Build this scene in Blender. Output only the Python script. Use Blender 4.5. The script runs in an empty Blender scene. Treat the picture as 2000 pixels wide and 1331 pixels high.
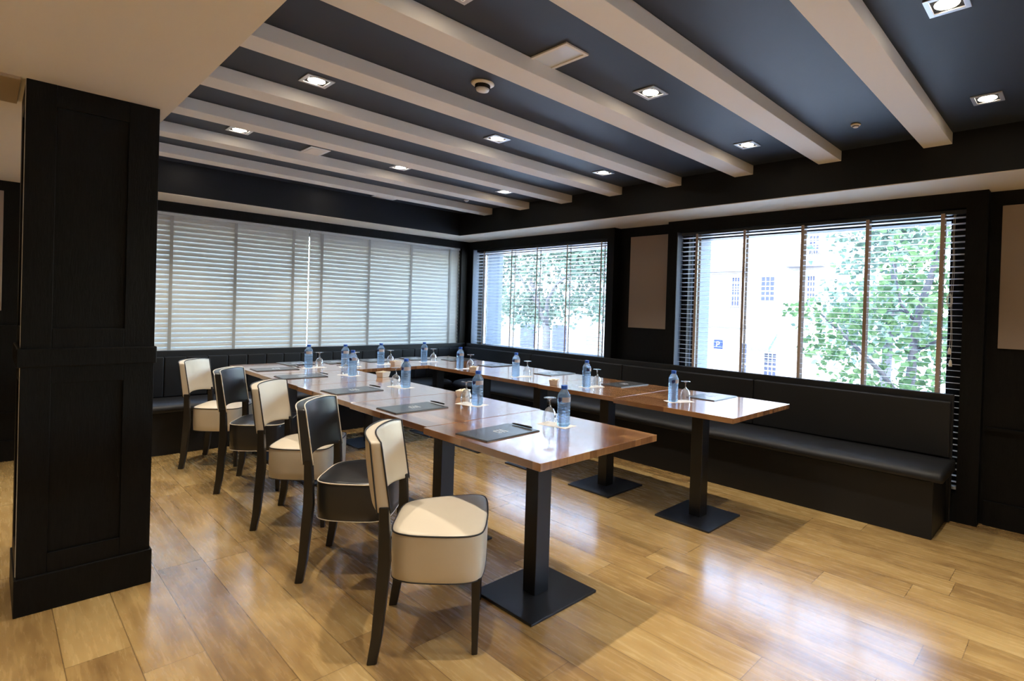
import bpy, bmesh, math, random
from mathutils import Vector, Matrix
from math import pi, sin, cos, radians
random.seed(7)
S = bpy.context.scene
COL = S.collection

# ------------------------------------------------------------ camera
CAM = Vector((-4.340, -6.2657, 1.3127))
YAW, PITCH, ROLL = 0.7234, -0.0086, 0.0318
F_PX, CX, CY = 1065.3, 1178.9, 618.0
fw = Vector((cos(PITCH)*cos(YAW), cos(PITCH)*sin(YAW), sin(PITCH)))
rt0 = Vector((sin(YAW), -cos(YAW), 0)); up0 = rt0.cross(fw)
rt = cos(ROLL)*rt0 + sin(ROLL)*up0
up = -sin(ROLL)*rt0 + cos(ROLL)*up0
cd = bpy.data.cameras.new('camera'); cam = bpy.data.objects.new('camera', cd); COL.objects.link(cam)
m = Matrix((( rt.x, up.x, -fw.x, CAM.x), (rt.y, up.y, -fw.y, CAM.y), (rt.z, up.z, -fw.z, CAM.z), (0, 0, 0, 1)))
cam.matrix_world = m
cd.sensor_fit = 'HORIZONTAL'; cd.sensor_width = 36.0
cd.lens = F_PX*36.0/2000.0
cd.shift_x = -(CX-1000.0)/2000.0
cd.shift_y = (CY-665.5)/2000.0
cd.clip_start = 0.05; cd.clip_end = 300
S.camera = cam

# ------------------------------------------------------------ world, sun, exposure
w = bpy.data.worlds.new('world'); S.world = w; w.use_nodes = True
nt = w.node_tree; nt.nodes.clear()
sky = nt.nodes.new('ShaderNodeTexSky'); sky.sky_type = 'NISHITA'; sky.sun_disc = False
sky.sun_elevation = radians(48); sky.sun_rotation = radians(250); sky.air_density = 1.2; sky.dust_density = 1.5
bg = nt.nodes.new('ShaderNodeBackground'); bg.inputs['Strength'].default_value = 4.8
wo = nt.nodes.new('ShaderNodeOutputWorld')
nt.links.new(sky.outputs[0], bg.inputs['Color']); nt.links.new(bg.outputs[0], wo.inputs['Surface'])
sd = bpy.data.lights.new('sun', 'SUN'); sd.energy = 8.0; sd.color = (1, .95, .88); sd.angle = radians(1.0)
so = bpy.data.objects.new('sun', sd); COL.objects.link(so)
so.rotation_euler = Vector((0.62, 0.30, -0.80)).to_track_quat('-Z', 'Y').to_euler(); so.location = (-6, -3, 12)
S.view_settings.view_transform = 'Standard'; S.view_settings.look = 'None'
S.view_settings.exposure = 0.35; S.view_settings.gamma = 1.0; S.view_settings.use_curve_mapping = False
SPOT_W = 66.0
SPOT_COL = (1.0, .885, .73)

# ------------------------------------------------------------ materials
def mat(name, color=(.8, .8, .8), rough=.5, metal=0., spec=.5, emit=None, estr=0.):
    m = bpy.data.materials.new(name); m.use_nodes = True
    b = m.node_tree.nodes['Principled BSDF']
    b.inputs['Base Color'].default_value = (*color, 1); b.inputs['Roughness'].default_value = rough
    b.inputs['Metallic'].default_value = metal; b.inputs['Specular IOR Level'].default_value = spec
    if emit: b.inputs['Emission Color'].default_value = (*emit, 1); b.inputs['Emission Strength'].default_value = estr
    return m
class NT:
    def __init__(s, m): s.t = m.node_tree; s.b = s.t.nodes.get('Principled BSDF')
    def n(s, typ, **kw):
        x = s.t.nodes.new(typ)
        for k, v in kw.items(): setattr(x, k, v)
        return x
    def l(s, a, b): s.t.links.new(a, b)
    def math(s, op, a, b=None):
        x = s.n('ShaderNodeMath', operation=op)
        for i, v in enumerate((a, b)):
            if v is None: continue
            if isinstance(v, (int, float)): x.inputs[i].default_value = v
            else: s.l(v, x.inputs[i])
        return x.outputs[0]
    def ramp(s, fac, stops):
        r = s.n('ShaderNodeValToRGB'); e = r.color_ramp.elements
        while len(e) > 1: e.remove(e[-1])
        e[0].position = stops[0][0]; e[0].color = (*stops[0][1], 1)
        for p, c in stops[1:]:
            q = e.new(p); q.color = (*c, 1)
        s.l(fac, r.inputs[0]); return r.outputs[0]
    def mix(s, fac, a, b, bt='MIX'):
        x = s.n('ShaderNodeMix', data_type='RGBA', blend_type=bt)
        for i, v in ((0, fac), (6, a), (7, b)):
            if isinstance(v, (int, float)): x.inputs[i].default_value = v
            elif isinstance(v, tuple): x.inputs[i].default_value = (*v, 1)
            else: s.l(v, x.inputs[i])
        return x.outputs[2]
    def noise(s, vec, scale, detail=4., rough=.55, dist=0.):
        x = s.n('ShaderNodeTexNoise'); x.inputs['Scale'].default_value = scale; x.inputs['Detail'].default_value = detail
        x.inputs['Roughness'].default_value = rough; x.inputs['Distortion'].default_value = dist
        s.l(vec, x.inputs['Vector']); return x.outputs['Fac']
    def bump(s, h, strength, dist=.01):
        x = s.n('ShaderNodeBump'); x.inputs['Strength'].default_value = strength; x.inputs['Distance'].default_value = dist
        s.l(h, x.inputs['Height']); s.l(x.outputs[0], s.b.inputs['Normal'])

def plank_material(name, W, L, stops, gap=.0016, rough=(.22, .36), along='Y', phase=0., gapcol=(.10, .055, .02), grain=1., seedk=0., space='POS'):
    m = mat(name); g = NT(m)
    if space == 'POS': pos = g.n('ShaderNodeNewGeometry').outputs['Position']
    else: pos = g.n('ShaderNodeTexCoord').outputs['Object']
    sx = g.n('ShaderNodeSeparateXYZ'); g.l(pos, sx.inputs[0])
    a, b = (sx.outputs[0], sx.outputs[1]) if along == 'Y' else (sx.outputs[1], sx.outputs[0])
    u = g.math('DIVIDE', g.math('ADD', a, phase), W); row = g.math('FLOOR', u)
    wn = g.n('ShaderNodeTexWhiteNoise', noise_dimensions='1D'); g.l(g.math('ADD', row, seedk), wn.inputs['W'])
    v = g.math('ADD', g.math('DIVIDE', b, L), wn.outputs['Value']); cell = g.math('FLOOR', v)
    cb = g.n('ShaderNodeCombineXYZ'); g.l(row, cb.inputs[0]); g.l(cell, cb.inputs[1]); cb.inputs[2].default_value = seedk
    w2 = g.n('ShaderNodeTexWhiteNoise', noise_dimensions='3D'); g.l(cb.outputs[0], w2.inputs['Vector'])
    tone = w2.outputs['Value']
    # grain coordinates, shifted for each board
    c2 = g.n('ShaderNodeCombineXYZ')
    g.l(g.math('ADD', g.math('MULTIPLY', a, 1.0), g.math('MULTIPLY', tone, 37.)), c2.inputs[0])
    g.l(g.math('MULTIPLY', g.math('ADD', b, g.math('MULTIPLY', tone, 91.)), .085), c2.inputs[1])
    n1 = g.noise(c2.outputs[0], 60, 5, .6, .3); n2 = g.noise(c2.outputs[0], 12, 4, .55, 1.2)
    c3 = g.n('ShaderNodeCombineXYZ')
    g.l(g.math('ADD', a, g.math('MULTIPLY', tone, 17.)), c3.inputs[0]); g.l(g.math('MULTIPLY', g.math('ADD', b, g.math('MULTIPLY', tone, 53.)), .38), c3.inputs[1])
    n3 = g.noise(c3.outputs[0], 7., 3, .5, 1.0)
    f = g.math('ADD', g.math('MULTIPLY', n1, .26*grain), g.math('MULTIPLY', n2, .40*grain))
    f = g.math('ADD', f, g.math('MULTIPLY', n3, .44*grain))
    f = g.math('ADD', f, g.math('MULTIPLY', g.math('SUBTRACT', tone, .5), .26))
    f = g.math('SUBTRACT', f, .55*grain-.5)
    col = g.ramp(f, stops)
    # joints
    def edge(x, size):
        fr = g.math('FRACT', x); d = g.math('MINIMUM', fr, g.math('SUBTRACT', 1., fr))
        return g.math('LESS_THAN', d, gap/size)
    e = g.math('MAXIMUM', edge(u, W), edge(v, L))
    col = g.mix(g.math('MULTIPLY', e, .75), col, gapcol)
    g.l(col, g.b.inputs['Base Color'])
    rr = g.n('ShaderNodeMapRange'); g.l(n1, rr.inputs[0]); rr.inputs[1].default_value = .3; rr.inputs[2].default_value = .7
    rr.inputs[3].default_value = rough[0]; rr.inputs[4].default_value = rough[1]; g.l(rr.outputs[0], g.b.inputs['Roughness'])
    g.bump(g.math('SUBTRACT', g.math('MULTIPLY', n1, .08), e), .10, .0015)
    return m
M = {}
M['floor'] = plank_material('oak_floor', .18, 1.28, [(.18, (.15, .080, .027)), (.38, (.29, .176, .064)), (.52, (.42, .272, .102)), (.66, (.51, .350, .142)), (.85, (.58, .425, .195))], phase=3.96+.18*20, rough=(.20, .32))
M['table'] = plank_material('butcher_block_wood', .042, .46, [(.15, (.085, .034, .014)), (.42, (.19, .085, .036)), (.56, (.30, .145, .060)), (.72, (.41, .22, .092)), (.9, (.54, .34, .15))], gap=.0004, rough=(.16, .25), grain=.62, gapcol=(.12, .05, .02))
for k_, r_ in (('floor', .17), ('table', .10)):
    b_ = M[k_].node_tree.nodes['Principled BSDF']; b_.inputs['Coat Weight'].default_value = .9; b_.inputs['Coat Roughness'].default_value = r_; b_.inputs['Coat IOR'].default_value = 1.64 if k_ == 'floor' else 1.75
def black_wood():
    m = mat('black_stained_oak', (.009, .009, .0095), .45, spec=.13); g = NT(m)
    tc = g.n('ShaderNodeTexCoord'); mp = g.n('ShaderNodeMapping'); mp.inputs['Scale'].default_value = (14, 14, 1.6); g.l(tc.outputs['Object'], mp.inputs[0])
    n = g.noise(mp.outputs[0], 6, 6, .7, 1.5)
    g.l(g.ramp(n, [(.3, (.0030, .0031, .0033)), (.7, (.0080, .0081, .0085))]), g.b.inputs['Base Color'])
    g.bump(n, .35, .003); return m
M['black'] = black_wood()
M['navy'] = mat('navy_ceiling_paint', (.020, .027, .040), .55)
def paint(name, c, r=.7, amt=.04):
    m = mat(name, c, r); g = NT(m); p = g.n('ShaderNodeNewGeometry').outputs['Position']
    n = g.noise(p, 1.3, 3); g.l(g.mix(n, tuple(x*(1-amt) for x in c), tuple(min(1, x*(1+amt)) for x in c)), g.b.inputs['Base Color'])
    g.bump(g.noise(p, 220, 2), .05, .001); return m
M['beige'] = paint('beige_paint', (.64, .575, .465))
M['beam'] = paint('greige_beam_paint', (.72, .675, .60))
M['tan'] = paint('tan_band', (.36, .27, .17))
M['panel'] = paint('taupe_panel', (.30, .235, .19), .8)
M['warmwall'] = paint('warm_wall', (.50, .42, .33))
M['iron'] = mat('black_powder_coat', (.012, .013, .016), .35)
M['plate'] = mat('black_steel_plate', (.022, .025, .032), .32, .3)
def leather(name, c, r=.36):
    m = mat(name, c, r); g = NT(m); tc = g.n('ShaderNodeTexCoord').outputs['Object']
    g.bump(g.noise(tc, 180, 3), .12, .001); n = g.noise(tc, 5, 2)
    g.l(g.mix(n, tuple(x*.95 for x in c), tuple(min(1, x*1.05) for x in c)), g.b.inputs['Base Color']); return m
M['cream'] = leather('cream_leather', (.70, .62, .49))
M['darkleather'] = leather('black_leather', (.024, .025, .028), .30)
M['bench'] = leather('black_bench_leather', (.0095, .010, .0115), .52); M['bench'].node_tree.nodes['Principled BSDF'].inputs['Specular IOR Level'].default_value = .35
M['pipe_dark'] = mat('dark_piping', (.02, .02, .022), .5)
M['pipe_light'] = mat('cream_piping', (.75, .68, .56), .5)
M['legwood'] = mat('espresso_wood', (.012, .010, .009), .35)
M['white'] = mat('white_plastic', (.72, .72, .70), .45)
M['offwhite'] = mat('cream_plastic', (.72, .66, .55), .4)
M['alu'] = mat('brushed_aluminium', (.72, .72, .74), .35, .7)
M['darkvoid'] = mat('dark_recess', (.015, .015, .015), .7)
M['bulb'] = mat('lamp_glow', (1, 1, 1), .5, emit=(1.0, .86, .66), estr=30.)
M['tape'] = mat('woven_ladder_tape', (.42, .32, .24), .9)
M['slat_open'] = mat('pale_grey_wood_slat', (.62, .62, .62), .4)
def closed_slat():
    m = mat('white_wood_slat', (.53, .535, .51), .42)
    return m
M['slat_closed'] = closed_slat()
M['cord'] = mat('white_cord', (.75, .70, .6), .7)
M['paper'] = mat('white_paper_mat', (.80, .76, .70), .7)
M['folder'] = mat('glossy_graphite_folder', (.055, .058, .062), .24, spec=.7)
M['print'] = mat('silver_print', (.62, .64, .66), .35)
M['pen'] = mat('black_pen_plastic', (.012, .012, .014), .25)
M['china'] = mat('white_porcelain', (.78, .70, .60), .3)
M['sachet'] = mat('paper_sachet', (.82, .76, .58), .6)
M['cap'] = mat('blue_cap_plastic', (.008, .075, .42), .35)
M['label'] = mat('pale_label', (.40, .37, .39), .5)
M['logo'] = mat('navy_label_print', (.015, .02, .09), .4)
def bottle_mat():
    m = bpy.data.materials.new('blue_tinted_water_bottle'); m.use_nodes = True; t = m.node_tree; t.nodes.clear()
    o = t.nodes.new('ShaderNodeOutputMaterial'); gl = t.nodes.new('ShaderNodeBsdfGlass'); gl.inputs['Color'].default_value = (.74, .88, 1, 1)
    gl.inputs['IOR'].default_value = 1.33; gl.inputs['Roughness'].default_value = .02
    tr = t.nodes.new('ShaderNodeBsdfTransparent'); tr.inputs['Color'].default_value = (.72, .86, 1, 1)
    df = t.nodes.new('ShaderNodeBsdfTranslucent'); df.inputs['Color'].default_value = (.50, .72, 1, 1)
    d2 = t.nodes.new('ShaderNodeBsdfDiffuse'); d2.inputs['Color'].default_value = (.45, .66, .95, 1)
    ad = t.nodes.new('ShaderNodeMixShader'); ad.inputs[0].default_value = .5
    m1 = t.nodes.new('ShaderNodeMixShader'); m1.inputs[0].default_value = .45
    m2 = t.nodes.new('ShaderNodeMixShader'); m2.inputs[0].default_value = .15
    t.links.new(df.outputs[0], ad.inputs[1]); t.links.new(d2.outputs[0], ad.inputs[2])
    t.links.new(gl.outputs[0], m1.inputs[1]); t.links.new(tr.outputs[0], m1.inputs[2])
    t.links.new(m1.outputs[0], m2.inputs[1]); t.links.new(ad.outputs[0], m2.inputs[2]); t.links.new(m2.outputs[0], o.inputs[0]); return m
M['bottle'] = bottle_mat()
def thin_glass(name, tint=(1, 1, 1), edge=.5, base=.04):
    m = bpy.data.materials.new(name); m.use_nodes = True; t = m.node_tree; t.nodes.clear()
    o = t.nodes.new('ShaderNodeOutputMaterial'); tr = t.nodes.new('ShaderNodeBsdfTransparent'); tr.inputs['Color'].default_value = (*tint, 1)
    gl = t.nodes.new('ShaderNodeBsdfGlossy'); gl.inputs['Roughness'].default_value = .03
    lw = t.nodes.new('ShaderNodeLayerWeight'); lw.inputs['Blend'].default_value = edge
    mr = t.nodes.new('ShaderNodeMapRange'); mr.inputs[3].default_value = base; mr.inputs[4].default_value = .85
    t.links.new(lw.outputs['Facing'], mr.inputs[0])
    mx = t.nodes.new('ShaderNodeMixShader'); t.links.new(mr.outputs[0], mx.inputs[0]); t.links.new(tr.outputs[0], mx.inputs[1]); t.links.new(gl.outputs[0], mx.inputs[2])
    t.links.new(mx.outputs[0], o.inputs[0]); return m
M['wineglass'] = thin_glass('clear_stemware', (.96, .98, .99), .55, .09)
M['pane'] = thin_glass('window_pane', (.96, .98, 1), .12, .02)
# outdoors
M['facade'] = paint('pale_render', (.175, .175, .18), .9)
M['facade2'] = paint('grey_stone', (.085, .089, .096), .9)
M['street'] = paint('street_paving', (.50, .50, .50), .9)
M['winglass'] = mat('dark_window_glass', (.018, .024, .045), .5, spec=.1)
M['shutter'] = mat('slate_shutter', (.022, .028, .05), .7, spec=.1)
M['railing'] = mat('wrought_iron', (.05, .05, .07), .6)
M['awning'] = mat('green_canvas', (.035, .08, .06), .8)
M['bark'] = mat('grey_bark', (.025, .028, .035), .9)
M['sign_blue'] = mat('sign_blue', (.010, .018, .075), .8, spec=.1)
M['sign_white'] = mat('sign_white', (.22, .22, .22), .7)
M['frame_ext'] = paint('outer_reveal_paint', (.09, .107, .13), .7)
def leafmat(name, c):
    m = bpy.data.materials.new(name); m.use_nodes = True; t = m.node_tree; t.nodes.clear()
    o = t.nodes.new('ShaderNodeOutputMaterial'); a = t.nodes.new('ShaderNodeBsdfDiffuse'); b = t.nodes.new('ShaderNodeBsdfTranslucent')
    g = t.nodes.new('ShaderNodeNewGeometry'); n = t.nodes.new('ShaderNodeTexNoise'); n.inputs['Scale'].default_value = 3.5
    t.links.new(g.outputs['Position'], n.inputs['Vector']); r = t.nodes.new('ShaderNodeValToRGB')
    r.color_ramp.elements[0].position = .3; r.color_ramp.elements[0].color = (c[0]*.55, c[1]*.6, c[2]*.6, 1)
    r.color_ramp.elements[1].position = .7; r.color_ramp.elements[1].color = (c[0]*1.3, c[1]*1.2, c[2]*1.2, 1)
    t.links.new(n.outputs['Fac'], r.inputs[0]); t.links.new(r.outputs[0], a.inputs[0]); t.links.new(r.outputs[0], b.inputs[0])
    mx = t.nodes.new('ShaderNodeMixShader'); mx.inputs[0].default_value = .35
    t.links.new(a.outputs[0], mx.inputs[1]); t.links.new(b.outputs[0], mx.inputs[2]); t.links.new(mx.outputs[0], o.inputs[0]); return m
M['leaf'] = leafmat('plane_tree_leaf', (.047, .088, .040))
M['leaf2'] = leafmat('pale_leaf', (.062, .098, .078))

# ------------------------------------------------------------ mesh helpers
def box(bm, x0, x1, y0, y1, z0, z1):
    vs = [bm.verts.new((x, y, z)) for z in (z0, z1) for y in (y0, y1) for x in (x0, x1)]
    for f in ((0, 2, 3, 1), (4, 5, 7, 6), (0, 1, 5, 4), (2, 6, 7, 3), (0, 4, 6, 2), (1, 3, 7, 5)):
        bm.faces.new([vs[i] for i in f])
    return vs
def boxes(*L):
    bm = bmesh.new()
    for b in L: box(bm, *b)
    return bm
def bevel_bm(bm, w, seg=2):
    bmesh.ops.bevel(bm, geom=bm.edges[:], offset=w, segments=seg, affect='EDGES', profile=.6, clamp_overlap=True)
    return bm
def lathe(bm, prof, seg=24, cx=0, cy=0, z0=0):
    rings = []
    for r, z in prof:
        if r < 1e-5: rings.append([bm.verts.new((cx, cy, z0+z))])
        else: rings.append([bm.verts.new((cx+r*cos(2*pi*k/seg), cy+r*sin(2*pi*k/seg), z0+z)) for k in range(seg)])
    for a, b in zip(rings[:-1], rings[1:]):
        for k in range(seg):
            k2 = (k+1) % seg
            if len(a) == 1 and len(b) == 1: continue
            if len(a) == 1: bm.faces.new((a[0], b[k2], b[k]))
            elif len(b) == 1: bm.faces.new((a[k], a[k2], b[0]))
            else: bm.faces.new((a[k], a[k2], b[k2], b[k]))
    return bm
def tube(bm, pts, r, seg=6, closed=False):
    P = [Vector(p) for p in pts]; n = len(P); rings = []
    ref = Vector((0, 0, 1))
    for i in range(n):
        if closed: d = P[(i+1) % n]-P[i-1]
        else: d = P[min(i+1, n-1)]-P[max(i-1, 0)]
        d.normalize(); a = ref if abs(d.dot(ref)) < .95 else Vector((1, 0, 0))
        s = d.cross(a).normalized(); t = s.cross(d).normalized()
        rr = r[i] if isinstance(r, (list, tuple)) else r
        rings.append([bm.verts.new(P[i]+rr*(cos(2*pi*k/seg)*s+sin(2*pi*k/seg)*t)) for k in range(seg)])
    rng = range(n) if closed else range(n-1)
    for i in rng:
        a, b = rings[i], rings[(i+1) % n]
        for k in range(seg): bm.faces.new((a[k], a[(k+1) % seg], b[(k+1) % seg], b[k]))
    if not closed:
        bm.faces.new(rings[0][::-1]); bm.faces.new(rings[-1])
    return bm
def loft(bm, sections):
    rings = [[bm.verts.new(p) for p in s] for s in sections]
    n = len(rings[0])
    for a, b in zip(rings[:-1], rings[1:]):
        for k in range(n): bm.faces.new((a[k], a[(k+1) % n], b[(k+1) % n], b[k]))
    bm.faces.new(rings[0][::-1]); bm.faces.new(rings[-1]); return bm
def obj(name, bm, material, parent=None, smooth=False, bev=0., label=None):
    bmesh.ops.recalc_face_normals(bm, faces=bm.faces[:])
    me = bpy.data.meshes.new(name); bm.to_mesh(me); bm.free()
    if smooth:
        for p in me.polygons: p.use_smooth = True
    me.materials.append(M[material] if isinstance(material, str) else material)
    o = bpy.data.objects.new(name, me); COL.objects.link(o)
    if parent: o.parent = parent
    if bev:
        b = o.modifiers.new('bevel', 'BEVEL'); b.width = bev; b.segments = 2; b.limit_method = 'ANGLE'
    if label: o['label'] = label
    return o
def tag(o, label, cat, group=None):
    o['label'] = label; o['category'] = cat
    if group: o['group'] = group
    return o
def thing(name, label, cat, loc=(0, 0, 0), rz=0., group=None):
    o = bpy.data.objects.new(name, None); COL.objects.link(o); o.location = loc; o.rotation_euler = (0, 0, rz)
    o.empty_display_size = .1
    return tag(o, label, cat, group)
def struct(name, bm, m, label=None, bev=0.):
    o = obj(name, bm, m, bev=bev); o['kind'] = 'structure'
    if label: o['label'] = label
    return o
def dup(root, loc, rz, label, group=None, name=None):
    r = root.copy(); COL.objects.link(r); r.location = loc; r.rotation_euler = (0, 0, rz); r['label'] = label
    if group: r['group'] = group
    for ch in list(root.children):
        c = ch.copy(); COL.objects.link(c); c.parent = r
        for g in list(ch.children):
            d = g.copy(); COL.objects.link(d); d.parent = c
    return r
def catmull(P, k=6, closed=True):
    n = len(P); out = []
    for i in range(n):
        p0, p1, p2, p3 = [Vector(P[j % n]) for j in (i-1, i, i+1, i+2)]
        for s in range(k):
            t = s/k; t2 = t*t; t3 = t2*t
            out.append(.5*((2*p1)+(-p0+p2)*t+(2*p0-5*p1+4*p2-p3)*t2+(-p0+3*p1-3*p2+p3)*t3))
    return out

# ------------------------------------------------------------ room shell
ZS, ZC, ZB, D = 2.174, 2.445, 2.376, .544
XSF = -3.784
XL, YF = -9.0, -10.0           # far limits of the room, behind and left of the camera
struct('floor', boxes((XL, .06, YF, .06, -.05, 0)), 'floor', 'honey oak plank floor')
# dark recessed ceiling and its risers
struct('ceiling', boxes((XSF, -D, -9.0, -D, ZC, ZC+.1)), 'navy', 'dark navy recessed ceiling between pale beams')
struct('trim_1', boxes((-D, -D+.02, -9.0, -D+.02, ZS+.005, ZC+.1), (XSF-.02, -D, -D, -D+.02, ZS+.005, ZC+.1), (XSF-.02, XSF, -9.0, -D, ZS+.005, ZC+.1), (XSF-.02, -D+.02, -9.02, -9.0, ZS+.005, ZC+.1)), mat('near_black_riser_paint', (.006, .007, .009), .6, spec=.3), 'near-black upstand around the recessed ceiling')
struct('trim_2', boxes((-D, .0, YF, 0, ZS, ZS+.005), (XSF, -D, -D, 0, ZS, ZS+.005)), 'beige', 'pale cornice ledge along the two window walls')
struct('trim_3', boxes((XL, XSF, YF, 0, ZS, ZS+.005), (XSF, -D, YF, -9.0, ZS, ZS+.005)), 'beige', 'beige plaster soffit over the column')
struct('trim_4', boxes((XL, -4.262, -3.06, -2.64, ZS-.012, ZS)), 'tan', 'tan band across the soffit beside the column')  # thin band in a darker tan than the soffit around it
struct('trim_5', boxes((XL-.3, .8, YF-.3, .8, ZC+.12, ZC+.42)), 'darkvoid', 'unseen roof slab added to keep sunlight out of the room')  # slab added over the ceilings so no sun leaks in
# right wall with two window openings and an added one out of view; outer leaf
def opening_wall(name, axis, a0, a1, t0, t1, z0, z1, holes, m, label):
    bm = bmesh.new(); hs = sorted(holes); cur = a0
    def bx(p, q, r, s):
        if q-p < 1e-4 or s-r < 1e-4: return
        if axis == 'y': box(bm, t0, t1, p, q, r, s)
        else: box(bm, p, q, t0, t1, r, s)
    for h0, h1, hz0, hz1 in hs:
        bx(cur, h0, z0, z1); bx(h0, h1, z0, hz0); bx(h0, h1, hz1, z1); cur = h1
    bx(cur, a1, z0, z1)
    return struct(name, bm, m, label)
opening_wall('wall_right', 'y', YF, .06, 0, .06, 0, ZS, [(-9.5, -7.6, .78, 2.07), (-5.566, -3.47, .18, 2.07), (-2.54, -.19, .78, 2.07)], 'black', 'black panelled wall with two wide windows')
opening_wall('wall_right_outer', 'y', YF, .40, .06, .40, -.05, ZC+.12, [(-9.5, -7.6, .80, 2.05), (-5.566, -3.47, .20, 2.05), (-2.50, -.19, .78, 2.05)], 'frame_ext', 'grey outer reveals of the window wall')
opening_wall('wall_back', 'x', XL, 0, 0, .06, 0, ZS, [(-3.92, -.21, .78, 2.085)], 'black', 'black panelled wall with a long shaded window')
opening_wall('wall_back_outer', 'x', XL, .06, .06, .40, -.05, ZC+.12, [(-3.88, -.25, .80, 2.05)], 'frame_ext', 'grey outer reveals of the back wall')
struct('wall_left', boxes((XL-.1, XL, YF, .06, 0, ZC)), 'warmwall', 'warm beige wall out of view on the left')
struct('wall_front', boxes((XL, .06, YF-.1, YF, 0, ZC)), 'warmwall', 'warm beige wall behind the camera')

# window surrounds with panes
def window(name, axis, a0, a1, o0, o1, oz0, oz1, label):
    # surround boards stand 10 cm proud of the wall
    bm = bmesh.new()
    L = [(a0, o0, 0, ZS), (o1, a1, 0, ZS), (o0, o1, 0, oz0), (o0, o1, oz1, ZS)]
    for p, q, r, s in L:
        if q-p < 1e-4: continue
        if axis == 'y': box(bm, -.1, 0, p, q, r, s)
        else: box(bm, p, q, -.1, 0, r, s)
    o = struct(name, bm, 'black', label)
    bm = bmesh.new(); g0, g1 = .08, .12
    def fb(p, q, r, s, t0, t1, b):
        if axis == 'y': box(b, t0, t1, p, q, r, s)
        else: box(b, p, q, t0, t1, r, s)
    e = .035; p0, p1 = o0+.075, o1-.075
    if name == 'window_2': p0, p1 = o0+.04, o1
    for q in ((p0, p0+e, oz0+.02, oz1-.02), (p1-e, p1, oz0+.02, oz1-.02), (p0+e, p1-e, oz0+.02, oz0+.02+e), (p0+e, p1-e, oz1-.02-e, oz1-.02)): fb(*q, g0, g1, bm)
    sash = obj('sash', bm, 'alu' if name == 'window_2' else 'iron', o)
    bm = bmesh.new(); fb(p0+e, p1-e, oz0+.02+e, oz1-.02-e, .097, .103, bm)
    obj('pane', bm, 'pane', o)
    return o
window('window_1', 'x', -4.02, 0, -3.92, -.21, .78, 2.085, 'long window in the back wall behind closed white blinds')
window('window_2', 'y', -2.635, -.1, -2.54, -.19, .78, 2.07, 'window nearest the room corner in the right wall')
window('window_3', 'y', -5.78, -3.30, -5.66, -3.40, .18, 2.07, 'wide window towards the right with trees behind')
window('added_window_4', 'y', -9.6, -7.5, -9.5, -7.6, .78, 2.07, 'unseen window added behind the camera for extra daylight')  # added opening, unseen, brings more daylight into the room
for nm_, y_, z_ in (('trim_7', -3.40, .18), ('trim_8', -.19, .78)):
    struct(nm_, boxes((-.095, -.002, y_-.006, y_, z_, 2.07)), 'frame_ext', 'grey strip standing in for daylight on the window jamb')  # lighter board added where daylight brightens the black jamb
# recessed wall panels
def wpanel(axis, a0, a1, z0, z1, label):
    if axis == 'y': bm = boxes((-.012, 0, a0, a1, z0, z1))
    else: bm = boxes((a0, a1, -.012, 0, z0, z1))
    return tag(obj('wall_panel', bevel_bm(bm, .003), 'panel'), label, 'wall panel')
wpanel('y', -3.24, -2.78, 1.16, 2.077, 'narrow taupe wall panel between the two right-hand windows')
wpanel('y', -7.35, -5.845, 1.155, 2.077, 'taupe wall panel at the right edge beyond the wide window')
wpanel('x', -5.6, -4.262, 1.172, 2.095, 'taupe wall panel at the left edge behind the column')
struct('trim_6', boxes((-.02, 0, -9.9, -5.80, 0, .16), (-.02, 0, -9.9, -5.80, .62, .64), (-5.9, -4.05, -.02, 0, 0, .16), (-5.9, -4.05, -.015, 0, .36, .38), (-5.9, -4.05, -.03, 0, 1.03, 1.06)), 'black', 'black skirting and rails on the panelled walls')

# ------------------------------------------------------------ column
cx0, cx1, cyf, cyb = -4.246, -3.826, -3.066, -2.64
col = thing('column', 'square black panelled column in the left foreground', 'column', ((cx0+cx1)/2, (cyf+cyb)/2, 0))
X0, X1, Y0, Y1 = -.21, .21, -(cyb-cyf)/2, (cyb-cyf)/2
bm = boxes((X0+.012, X1-.012, Y0+.012, Y1-.012, 0, ZS))
obj('core', bm, 'black', col)
def side(fr, hor):  # frame boards on one side; hor(a0,a1,z0,z1) -> box
    bm = bmesh.new(); 
    for a0, a1, z0, z1 in fr: box(bm, *hor(a0, a1, z0, z1))
    return bm
rails = [(X0, X0+.088, 0, ZS), (X1-.105, X1, 0, ZS), (X0+.088, X1-.105, 0, .235), (X0+.088, X1-.105, .94, 1.17), (X0+.088, X1-.105, 2.085, ZS)]
obj('front_boards', side(rails, lambda a, b, c, d: (a, b, Y0, Y0+.012, c, d)), 'black', col, bev=.0015)
obj('back_boards', side(rails, lambda a, b, c, d: (a, b, Y1-.012, Y1, c, d)), 'black', col, bev=.0015)
rails2 = [(Y0+.012, Y0+.09, 0, ZS), (Y1-.1, Y1-.012, 0, ZS), (Y0+.09, Y1-.1, 0, .235), (Y0+.09, Y1-.1, .94, 1.17), (Y0+.09, Y1-.1, 2.085, ZS)]
obj('side_boards', side(rails2, lambda a, b, c, d: (X0, X0+.012, a, b, c, d)), 'black', col, bev=.0015)
obj('side_boards', side(rails2, lambda a, b, c, d: (X1-.012, X1, a, b, c, d)), 'black', col, bev=.0015)
obj('dado_rail', boxes((X0-.012, X1+.008, Y0-.014, Y1+.014, 1.012, 1.088)), 'black', col, bev=.004)
obj('plinth', boxes((X0-.006, X1+.008, Y0-.010, Y1+.010, 0, .154)), 'black', col, bev=.004)
bm = bmesh.new()
for x in (X0-.002,): box(bm, x, x+.004, Y0+.016, Y0+.020, .16, 1.01); box(bm, x, x+.004, Y0+.016, Y0+.020, 1.09, ZS)
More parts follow.
